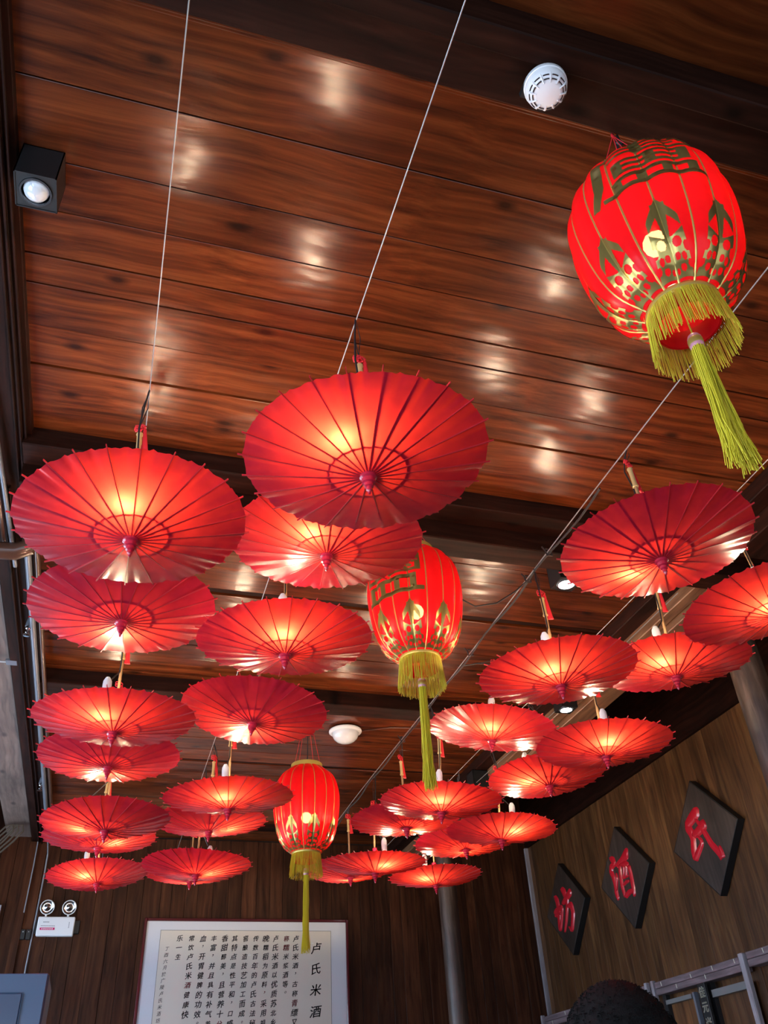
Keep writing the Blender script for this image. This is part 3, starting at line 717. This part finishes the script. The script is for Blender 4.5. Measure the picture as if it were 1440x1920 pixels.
# ------------------------------------------------------------------ back wall things
el = thing('emergency_light', 'white twin-head emergency light box on the back wall, left of the calligraphy', 'emergency light', V(-.357, YB-.004, 1.452))
obj('box', MB().box(-.135, .135, -.055, -.002, -.065, .068).mesh('box', M['white'], bevel=.006), el)
obj('backplate', MB().box(-.15, .175, -.02, 0, -.045, .05).mesh('backplate', M['black'], bevel=.004), el)
for s, n_ in ((-.085, 0), (.077, 1)):
    hd = obj('lamp_head', MB().lathe([(.001,.03),(.035,.028),(.050,.012),(.053,0),(.053,-.008),(.049,-.010),(.046,-.004)], 32).mesh('lamp_head', M['white'], True), el, (s, -.045, .136), (radians(-78), 0, radians(6)))
    obj('reflector', MB().lathe([(.047,-.003),(.040,.002),(.030,.004),(.020,.002),(.012,-.004),(.0005,-.006)], 28).mesh('reflector', M['chrome'], True), hd)
    obj('stem', MB().tube([(s, -.03, .066), (s, -.035, .088)], .008, 8).mesh('stem', M['white']), el)
obj('printed_bar', MB().box(-.112, -.005, -.0565, -.0545, -.026, -.010).mesh('printed_bar', M['magenta']), el)
pr = MB()
for i in range(6): pr.box(-.100+i*.0145, -.0915+i*.0145, -.0575, -.0566, -.0215, -.0145)
obj('bar_print', pr.mesh('bar_print', M['white']), el)
pr = MB()
for i in range(9): pr.box(-.108+i*.0115, -.0995+i*.0115, -.0562, -.0548, .000, .005)
for i in range(5): pr.box(-.095+i*.009, -.088+i*.009, -.0562, -.0548, .026, .032)
for i in range(5): pr.box(.092, .098, -.0562, -.0548, -.012+i*.009, -.006+i*.009)
obj('grey_print', pr.mesh('grey_print', M['greyprint']), el)
for i, xx in enumerate((-.585, -.545)):
    so = thing('wall_socket', 'small dark wall socket left of the emergency light, %s of two' % ('left' if i == 0 else 'right'), 'socket', V(xx, YB-.003, 1.40))
    obj('faceplate', MB().box(-.017, .017, -.030, 0, -.035, .035).mesh('faceplate', M['black'], bevel=.003), so)
    obj('screw', MB().lathe([(.0005,.001),(.004,0),(.004,-.002)], 8).mesh('screw', M['steel']), so, (0, -.031, .018), (radians(90), 0, 0))

# framed calligraphy
FX0, FX1, FZ0, FZ1 = .300, 1.962, .15, 1.522
fr_ = thing('framed_calligraphy', 'large framed Chinese calligraphy under glass on the back wall', 'picture', V((FX0+FX1)/2, YB-.006, FZ0))
hw = (FX1-FX0)/2; hh = FZ1-FZ0
for (a, b_, c0, c1) in ((-hw, -hw+.022, 0, hh), (hw-.022, hw, 0, hh), (-hw+.022, hw-.022, hh-.022, hh), (-hw+.022, hw-.022, 0, .022)):
    obj('frame_rail', MB().box(a, b_, -.04, 0, c0, c1).mesh('frame_rail', M['framer'], bevel=.004), fr_)
obj('mount', MB().box(-hw+.022, hw-.022, -.018, -.002, .022, hh-.022).mesh('mount', M['mount']), fr_)
SX0, SX1 = -hw+.135, hw-.150
obj('scroll', MB().box(SX0, SX1, -.021, -.0185, .10, hh-.088).mesh('scroll', M['scroll']), fr_)
ed = MB(); e_ = .0028
ed.box(SX0-e_, SX0, -.0212, -.0188, .10, hh-.088).box(SX1, SX1+e_, -.0212, -.0188, .10, hh-.088).box(SX0-e_, SX1+e_, -.0212, -.0188, hh-.088, hh-.088+e_)
obj('scroll_edge', ed.mesh('scroll_edge', M['linegrey']), fr_)
def text_obj(name, items, mat, parent, yoff, slant=.18, jitter=.0):
    """items: (char, x, z, size, bold); glyphs joined into one flat print"""
    vs = []; fs = []; rnd = random.Random(3)
    for ch, x, z, size, bold in items:
        bm = glyph_mesh(ch, size, bold); n = len(vs); rot = rnd.uniform(-.10, .06)*jitter; sx = 1+rnd.uniform(-.12, .05)*jitter; sk = rnd.uniform(.05, .25)*jitter
        bm.verts.index_update()
        for v in bm.verts:
            px, pz = v.co.x*sx, v.co.y; pz += px*slant; px += pz*sk*.6
            px, pz = px*cos(rot)-pz*sin(rot), px*sin(rot)+pz*cos(rot)
            vs.append((x+px, yoff, z+pz))
        for f_ in bm.faces: fs.append(tuple(n+v.index for v in f_.verts))
        bm.free()
    m_ = bpy.data.meshes.new(name); m_.from_pydata(vs, [], fs); m_.materials.append(mat)
    return obj(name, m_, parent)
# columns: pixel x of each column in the photograph turned into metres along the wall
def colx(px): return (px-270.6)/(650-270.6)*(FX1-FX0)-hw
cols = [('卢氏米酒，古称青缥又', 549), ('称糯米浆酒等。', 531), ('卢氏米酒以优质苏北乡', 511), ('晚糯稻为原料，采用祖', 493), ('传数百年的卢氏古法秘', 474), ('窖酿造技艺加工而成。', 455),
        ('其特点是性平和，口感', 435), ('香甜醇美，且营养十分', 417), ('丰富，并且具有补气养', 397), ('血，开胃健脾的功效。', 378), ('常饮卢氏米酒健康快', 357), ('乐一生', 336)]
items = []; reds = []; rnd = random.Random(11)
ztop = hh-.145
for s_, px in cols:
    sh = 0
    for k, ch in enumerate(s_):
        z = ztop-k*.0655
        it = (ch, colx(px)-k*.0006, z, .050*rnd.uniform(.86, 1.10), .0016)
        if ch in '，。': it = (ch, colx(px)+.0, z+.01, .05, .0005)
        (reds if rnd.random() < .06 else items).append(it)
for k, ch in enumerate('丁酉六月於广陵卢氏米酒坊'): items.append((ch, colx(315)-k*.0015, ztop-.075-k*.044, .033, .0003))
text_obj('inscription', items, M['ink'], fr_, -.0216, jitter=1.0)
text_obj('red_characters', reds, M['inkr'], fr_, -.0217, jitter=1.0)
text_obj('title', [(ch, colx(588)-k*.002, hh-.215-k*.150, .088, .0018) for k, ch in enumerate('卢氏米酒')], M['ink'], fr_, -.0216, jitter=1.0)
m, nt, b = newmat('picture_glass'); nt.nodes.remove(b)
fz = nt.nodes.new('ShaderNodeFresnel'); fz.inputs[0].default_value = 1.3
tp = nt.nodes.new('ShaderNodeBsdfTransparent'); gl = nt.nodes.new('ShaderNodeBsdfGlossy'); gl.inputs['Roughness'].default_value = .02
mx = nt.nodes.new('ShaderNodeMixShader'); nt.links.new(fz.outputs[0], mx.inputs[0]); nt.links.new(tp.outputs[0], mx.inputs[1]); nt.links.new(gl.outputs[0], mx.inputs[2])
nt.links.new(mx.outputs[0], nt.nodes['Material Output'].inputs[0]); M['glass'] = m
gp = MB().add([(-hw+.022, -.030, .022), (hw-.022, -.030, .022), (hw-.022, -.030, hh-.022), (-hw+.022, -.030, hh-.022)], [(0, 1, 2, 3)]).mesh('glass', M['glass'])
obj('glass', gp, fr_)

# blue-grey panelled cabinet at lower left
cb = thing('tall_cabinet', 'blue-grey panelled cabinet top at the lower left corner', 'cabinet', (-.56, 4.25, 0))
zt_ = .612+H; wd = .385
cb.location = (-.185-wd, 4.02, 0)
obj('carcass', MB().box(-wd, wd, 0, .42, 0, zt_).mesh('carcass', M['panel'], bevel=.006), cb)
obj('door', MB().box(-wd+.004, wd-.004, -.022, -.001, .05, zt_-.003).mesh('door', M['panel'], bevel=.003), cb)
for a, b_ in ((-.30, .02), (.10, .30)):
    obj('door_panel', MB().box(a, b_, -.030, -.0225, .3, zt_-.07).mesh('door_panel', M['paneld'], bevel=.006), cb)

# ------------------------------------------------------------------ right wall things
def stroke_mesh(strokes, S, name, mat, rise=.012):
    mb = MB()
    for pts, ws in strokes:
        # resample
        P = []
        for i in range(len(pts)-1):
            n = 5
            for j in range(n): t = j/n; P.append((pts[i][0]*(1-t)+pts[i+1][0]*t, pts[i][1]*(1-t)+pts[i+1][1]*t, ws[i]*(1-t)+ws[i+1]*t))
        P.append((*pts[-1], ws[-1])); Q = [P[0]]
        for i in range(1, len(P)-1): Q.append(tuple((P[i-1][k]+2*P[i][k]+P[i+1][k])/4 for k in range(3)))
        Q.append(P[-1]); vs = []; fs = []; m_ = 7
        for i, (a, b_, w) in enumerate(Q):
            p0 = Q[max(0, i-1)]; p1 = Q[min(len(Q)-1, i+1)]; dx, dz = p1[0]-p0[0], p1[1]-p0[1]; l = math.hypot(dx, dz) or 1
            nx, nz = -dz/l, dx/l; e = w/2
            if i in (0, len(Q)-1): e *= .45
            for j in range(m_):
                t = -1+2*j/(m_-1); h_ = rise*math.sqrt(max(0, 1-t*t))
                # board faces -x: local u runs toward -y
                vs.append((-h_, -((a+nx*e*t)-.5)*S, ((b_+nz*e*t)-.5)*S))
        for i in range(len(Q)-1):
            for j in range(m_-1): fs.append((i*m_+j, i*m_+j+1, (i+1)*m_+j+1, (i+1)*m_+j))
        for k in (0, len(Q)-1): fs.append(tuple(k*m_+j for j in range(m_)))
        mb.add(vs, fs)
    return mb.mesh(name, mat, 'all')
def onboard(c, u, v, strokes):
    det = u[0]*v[1]-u[1]*v[0]; out = []
    for pts, ws in strokes:
        P = []
        for p in pts:
            dx, dy = p[0]-c[0], p[1]-c[1]; P.append((((dx*v[1]-dy*v[0])/det)/2+.5, ((u[0]*dy-u[1]*dx)/det)/2+.5))
        out.append((P, [w/2 for w in ws]))
    return out
ST = {
 'shi': onboard((490, 955), (475, -210), (-215, -830), [
   ([(350,540),(380,600),(300,700),(225,800)], [.10,.24,.22,.18]), ([(225,790),(300,900),(330,1000),(335,1150),(355,1290)], [.20,.20,.16,.18,.14]),
   ([(355,1290),(410,1170),(465,1060),(450,1010),(395,945)], [.16,.14,.10,.08,.04]), ([(330,940),(410,880),(470,810),(520,775)], [.14,.18,.22,.18]),
   ([(370,700),(430,790),(500,900),(600,1080),(700,1190),(755,1255)], [.06,.10,.13,.14,.15,.20]), ([(760,1270),(745,1190),(718,1095)], [.14,.10,.03])]),
 'jiu': onboard((921, 1110), (230, -85), (-102, -475), [
   ([(785,925),(815,960),(838,992)], [.10,.20,.10]), ([(835,985),(798,1010),(795,1060),(820,1110),(838,1180),(850,1260),(872,1325)], [.10,.16,.16,.15,.13,.14,.10]),
   ([(812,1005),(850,1002),(872,1030)], [.05,.07,.05]), ([(850,1075),(862,1130),(858,1240)], [.03,.05,.02]),
   ([(845,1010),(900,965),(945,910),(962,915)], [.10,.16,.24,.20]), ([(880,1005),(888,1100),(905,1200),(935,1303)], [.10,.12,.12,.10]),
   ([(885,1008),(930,995),(968,1025)], [.10,.12,.12]), ([(966,1020),(986,1100),(1004,1200),(1022,1305)], [.12,.13,.14,.10]),
   ([(918,1015),(922,1090),(915,1130)], [.07,.07,.03]), ([(942,1010),(948,1090),(950,1130)], [.06,.06,.04]), ([(915,1135),(940,1118),(965,1112)], [.05,.07,.05]),
   ([(918,1195),(945,1165),(972,1160)], [.05,.08,.05]), ([(935,1300),(970,1262),(1012,1245)], [.12,.12,.08])]),
 'fang': onboard((322, 1385), (185, -50), (-55, -425), [
   ([(225,1258),(248,1310),(262,1400),(262,1500),(268,1582)], [.12,.20,.18,.18,.18]), ([(220,1415),(258,1385),(300,1372)], [.18,.18,.10]),
   ([(268,1582),(285,1500),(300,1400),(300,1375)], [.14,.11,.08,.05]), ([(222,1440),(262,1430),(285,1425)], [.10,.12,.06]),
   ([(292,1205),(318,1245),(330,1295)], [.14,.22,.16]), ([(298,1345),(340,1295),(385,1245)], [.12,.18,.20]),
   ([(348,1290),(342,1400),(330,1500),(314,1602)], [.14,.14,.12,.06]), ([(346,1375),(382,1372),(396,1450),(380,1605)], [.10,.18,.18,.14]), ([(378,1600),(352,1555)], [.12,.03])])}
def diamond(label, key, y, z, hd, cs, cy=0):
    r = thing('diamond_plaque', label, 'plaque', V(XR-.006, y, z), group=None)
    t = .052
    b_ = MB(); vs = []
    for xx, k in ((0, .985), (-t+.004, .985), (-t, .97)):
        vs += [(xx, -hd*k, 0), (xx, 0, hd*k), (xx, hd*k, 0), (xx, 0, -hd*k)]
    fs = [(0,1,2,3), (8,9,10,11)]
    for l in (0, 4):
        for i in range(4): j = (i+1) % 4; fs.append((l+i, l+j, l+4+j, l+4+i))
    obj('board', b_.add(vs, fs).mesh('board', M['plaque']), r)
    # dark edging strips
    for i in range(4):
        P = [(-hd, 0), (0, hd), (hd, 0), (0, -hd)]; a = P[i]; c_ = P[(i+1) % 4]
        e = MB().add([(0, a[0], a[1]), (0, c_[0], c_[1]), (-t+.002, c_[0], c_[1]), (-t+.002, a[0], a[1]), (0, a[0]*.984, a[1]*.984), (0, c_[0]*.984, c_[1]*.984), (-t+.002, c_[0]*.984, c_[1]*.984), (-t+.002, a[0]*.984, a[1]*.984)],
                     [(0,1,2,3),(4,7,6,5),(0,4,5,1),(3,2,6,7),(0,3,7,4),(1,5,6,2)])
        obj('edge_strip', e.mesh('edge_strip', M['black']), r)
    obj('character', stroke_mesh(ST[key], cs, 'character', M['redpaint']), r, (-t+.001, cy, .0))
    return r
diamond('nearest dark diamond plaque on the right wall, red carved character 氏', 'shi', 4.80, 1.50, .365, .73)
diamond('middle dark diamond plaque on the right wall, red carved character 酒', 'jiu', 5.84, 1.51, .36, .72)
diamond('farthest dark diamond plaque on the right wall, red carved character 坊', 'fang', 6.83, 1.50, .355, .71)

# lattice of weathered rails and posts under the panelling
RX = XR-.10
def rail_seg(label, y0, y1, z0, z1):
    r = thing('lattice_rail', label, 'rail', V(RX, y0, z0))
    h2 = (z1-z0)/2
    for k in range(2):
        obj('board', MB().box(0, .085, 0, y1-y0, k*h2+.001, (k+1)*h2-.001).mesh('board', M['rail'], bevel=.003), r)
    for i in range(6):
        yy = (y1-y0)*(i+.5)/6+random.uniform(-.05, .05); zz = random.uniform(.2, .8)*(z1-z0)
        obj('nail_mark', nail_m, r, (-.001, yy, zz))
nail_m = MB().tube([(-.001, 0, -.012), (-.001, .004, .012)], .0025, 5).mesh('nail_mark', M['pale'])
RZ0, RZ1 = .705, .784
rail_seg('weathered grey rail on the right wall between the two pale uprights', 4.74, 5.68, RZ0, RZ1)
rail_seg('short weathered rail at the right edge, past the pale upright', 3.2, 4.66, RZ0+.012, RZ1+.012)
rail_seg('far weathered rail running behind the head to the corner', 5.80, 7.44, RZ0, RZ1)
def upright(label, y, w=.045):
    thing('lattice_post', label, 'post', V(RX-.012, y, -H), data=MB().box(0, .03, -w/2, w/2, 0, H+RZ1+.012).mesh('lattice_post', M['trimg'], bevel=.003))
upright('pale upright nearest the right edge, under the nearest plaque', 4.70, .042)
upright('pale narrow upright just right of the head', 5.70, .03)
upright('second pale narrow upright, half hidden by the head', 5.78, .03)
upright('pale upright in the far corner beyond the head', 7.465, .025)
# dark inner frame with recessed panels and ledges
inn = thing('inner_frame', 'dark framed panel with a pale ledge below the rail, right half', 'panel', V(RX+.03, 4.74, 0))
obj('stile', MB().box(0, .03, .36, .42, -H, RZ0-.002).mesh('stile', M['black']), inn)
obj('ledge', MB().box(-.01, .05, .02, .36, RZ0-.085, RZ0-.045).mesh('ledge', M['slatgrey']), inn)
obj('board', MB().box(.03, .05, .02, .36, -H, RZ0-.085).mesh('board', M['wallr']), inn)
inn = thing('inner_frame', 'dark framed panel with a pale ledge below the rail, left half', 'panel', V(RX+.03, 5.2, 0))
obj('stile', MB().box(0, .03, .42, .46, -H, RZ0-.002).mesh('stile', M['black']), inn)
obj('ledge', MB().box(-.01, .05, .12, .42, RZ0-.060, RZ0-.035).mesh('ledge', M['slatgrey']), inn)
obj('glass_strip', MB().box(-.01, .02, .085, .105, -H, RZ0-.03).mesh('glass_strip', M['pipe']), inn)
obj('board', MB().box(.03, .05, .12, .42, -H, RZ0-.06).mesh('board', M['wallr']), inn)
# black couplet board with pale characters
cp = thing('couplet_board', 'narrow black hanging board with a column of pale characters', 'sign', V(RX-.02, 5.14, -.6))
obj('board', MB().box(0, .02, -.04, .04, 0, RZ0+.6-.004).mesh('board', M['black'], bevel=.002), cp)
vs = []; fs = []
for k, ch in enumerate('佳元米酿'):
    bm = glyph_mesh(ch, .062, .0032); bm.verts.index_update(); n = len(vs)
    for v in bm.verts: vs.append((-.0015, -v.co.x, RZ0+.6-.050-k*.082+v.co.y))
    for f_ in bm.faces: fs.append(tuple(n+v.index for v in f_.verts))
    bm.free()
m_ = bpy.data.meshes.new('characters'); m_.from_pydata(vs, [], fs); m_.materials.append(M['pale']); obj('characters', m_, cp)

# ------------------------------------------------------------------ person, seen from behind
def skin_fig(name, verts, edges, mat, root=0, sub=2):
    m = bpy.data.meshes.new(name); m.from_pydata([v[:3] for v in verts], edges, [])
    o = bpy.data.objects.new(name, m); COL.objects.link(o)
    md = o.modifiers.new('s', 'SKIN'); md.use_smooth_shade = True
    sv = m.skin_vertices[0].data
    for i, v in enumerate(verts):
        r_ = v[3]; sv[i].radius = r_ if isinstance(r_, tuple) else (r_, r_); sv[i].use_root = (i == root)
    o.modifiers.new('u', 'SUBSURF').levels = sub; o.modifiers['u'].render_levels = sub
    dg = bpy.context.evaluated_depsgraph_get(); me = bpy.data.meshes.new_from_object(o.evaluated_get(dg))
    bpy.data.objects.remove(o); me.name = name; me.materials.clear(); me.materials.append(mat); return me
HX, HY, HT = .765, 1.315, .180      # head centre and crown height relative to the camera
ph = HT+H                            # standing height
pn = thing('person', 'person with short black hair seen from behind at the lower right', 'person', (HX, HY, 0))
k = ph/1.72
bv = [(0,0,.95,(.13,.10)), (0,0,1.10,(.125,.09)), (0,-.01,1.28,(.145,.10)), (0,-.01,1.40,(.10,.075)), (0,0,1.475,(.050,.050)), (0,.012,1.56,(.048,.052)),
      (-.09,0,.88,.085), (-.10,.01,.50,.058), (-.10,-.01,.10,.040), (-.10,.10,.035,.035),
      (.09,0,.88,.085), (.10,.01,.50,.058), (.10,-.01,.10,.040), (.10,.10,.035,.035)]
be = [(0,1),(1,2),(2,3),(3,4),(4,5),(0,6),(6,7),(7,8),(8,9),(0,10),(10,11),(11,12),(12,13)]
for sg in (-1, 1):
    n = len(bv)
    bv += [(sg*.17,-.01,1.40,.052), (sg*.225,-.01,1.15,.040), (sg*.245,.04,.93,.027), (sg*.245,.055,.885,.024), (sg*.245,.065,.845,(.022,.032))]
    be += [(3,n),(n,n+1),(n+1,n+2),(n+2,n+3),(n+3,n+4)]
    for q, (dy, l1) in enumerate(((.028,.030),(.010,.035),(-.008,.033),(-.025,.026))):
        m0 = len(bv); y0 = .065+dy
        bv += [(sg*.245, y0, .815, .0095), (sg*.240, y0+.004, .815-l1, .0085), (sg*.228, y0+.006, .815-l1-.022, .0078), (sg*.216, y0+.006, .815-l1-.034, .0065)]
        be += [(n+4,m0),(m0,m0+1),(m0+1,m0+2),(m0+2,m0+3)]
    m0 = len(bv); bv += [(sg*.238,.105,.860,.011), (sg*.230,.120,.832,.0095), (sg*.222,.124,.808,.008)]; be += [(n+3,m0),(m0,m0+1),(m0+1,m0+2)]
bv = [(v[0]*k, v[1]*k, v[2]*k, tuple(q*k for q in v[3]) if isinstance(v[3], tuple) else v[3]*k) for v in bv]
body = skin_fig('body', bv, be, M['cloth'])
for mt in ('trouser', 'skin', 'black'): body.materials.append(M[mt])
for p in body.polygons:
    c = p.center/k
    if c.z > 1.485 or (abs(c.x) > .19 and c.z < .915): p.material_index = 2
    elif c.z < .07: p.material_index = 3
    elif c.z < .98 and abs(c.x) < .19: p.material_index = 1
obj('body', body, pn)
def ell(cx, cy, cz, rx, ry, rz, mat, name, sub=3, jit=0, low=None):
    bm = bmesh.new(); bmesh.ops.create_icosphere(bm, subdivisions=sub, radius=1); rnd = random.Random(2)
    for v in bm.verts:
        j = 1+rnd.uniform(-jit, jit); v.co = Vector((v.co.x*rx*j, v.co.y*ry*j, v.co.z*rz*j))
        if low and v.co.z < low: v.co.x *= 1-.35*(low-v.co.z)/rz; 
    bmesh.ops.translate(bm, verts=bm.verts, vec=(cx, cy, cz))
    m = bpy.data.meshes.new(name); bm.to_mesh(m); bm.free(); m.materials.append(mat); m.polygons.foreach_set('use_smooth', [True]*len(m.polygons)); return m
hc = ph-.125
hd_ = obj('head', ell(0, .01, hc, .077, .098, .118, M['skin'], 'head', low=0), pn)
obj('nose', MB().tube([(0, .10, hc+.01), (0, .122, hc-.025), (0, .108, hc-.035)], [.007, .012, .009], 8).mesh('nose', M['skin'], True), hd_)
for s in (-1, 1):
    obj('eye', sphere_mesh('eye', .011, M['white'], 2), hd_, (s*.032, .092, hc+.005))
    obj('ear', ell(s*.079, .0, hc-.012, .010, .020, .032, M['skin'], 'ear', 2), hd_)
obj('mouth', MB().tube([(-.022, .094, hc-.062), (0, .101, hc-.060), (.022, .094, hc-.062)], .004, 6).mesh('mouth', M['redcloth'], True), hd_)
m, nt, b = newmat('black_hair'); b.inputs['Base Color'].default_value = (.0025, .002, .002, 1); b.inputs['Roughness'].default_value = .7; b.inputs['Specular IOR Level'].default_value = .15
nz = nt.nodes.new('ShaderNodeTexNoise'); nz.inputs['Scale'].default_value = 220; bp = nt.nodes.new('ShaderNodeBump'); bp.inputs['Strength'].default_value = .8; bp.inputs['Distance'].default_value = .003
nt.links.new(nz.outputs['Fac'], bp.inputs['Height']); nt.links.new(bp.outputs['Normal'], b.inputs['Normal']); M['hair'] = m
hm = MB(); vs = []; fs = []; nh = 16; nk = 40
for i in range(nh+1):
    ph_ = pi*.70*i/nh
    for a in range(nk):
        th = 2*pi*a/nk; front = max(0, sin(th)); p2 = ph_*(1-.42*front); 
        vs.append((.088*sin(p2)*cos(th), .01-.006+.108*sin(p2)*sin(th), hc+.005+.126*cos(p2)-.0))
for i in range(nh):
    for a in range(nk): b_ = (a+1) % nk; fs.append((i*nk+a, i*nk+b_, (i+1)*nk+b_, (i+1)*nk+a))
obj('hair', hm.add(vs, fs).mesh('hair', M['hair'], 'all'), pn)
rnd = random.Random(9); hs = MB()
for i in range(1500):
    a = rnd.uniform(0, 2*pi); p_ = math.acos(rnd.uniform(-.2, 1)); n_ = Vector((sin(p_)*cos(a), sin(p_)*sin(a), cos(p_)))
    if n_.y > .5 and n_.z < .5: continue
    c_ = Vector((.087*n_.x, .004+.107*n_.y, hc+.005+.125*n_.z)); tdir = Vector((-n_.y, n_.x, 0))*rnd.uniform(-.5, .5)+Vector((0, 0, -.4))
    hs.tube([c_, c_+n_*.006+tdir*.010, c_+n_*.007+tdir*.026], [.0009, .0007, .0003], 3, False)
obj('hair_strands', hs.mesh('hair_strands', M['hair']), pn, kind='stuff')
obj('hair_tie', MB().lathe([(.010,-.004),(.014,0),(.010,.004),(.006,0),(.010,-.004)], 14).mesh('hair_tie', M['redcloth'], True), pn, (0, -.103, hc-.01), (radians(90), 0, 0))
bpy.context.view_layer.update()
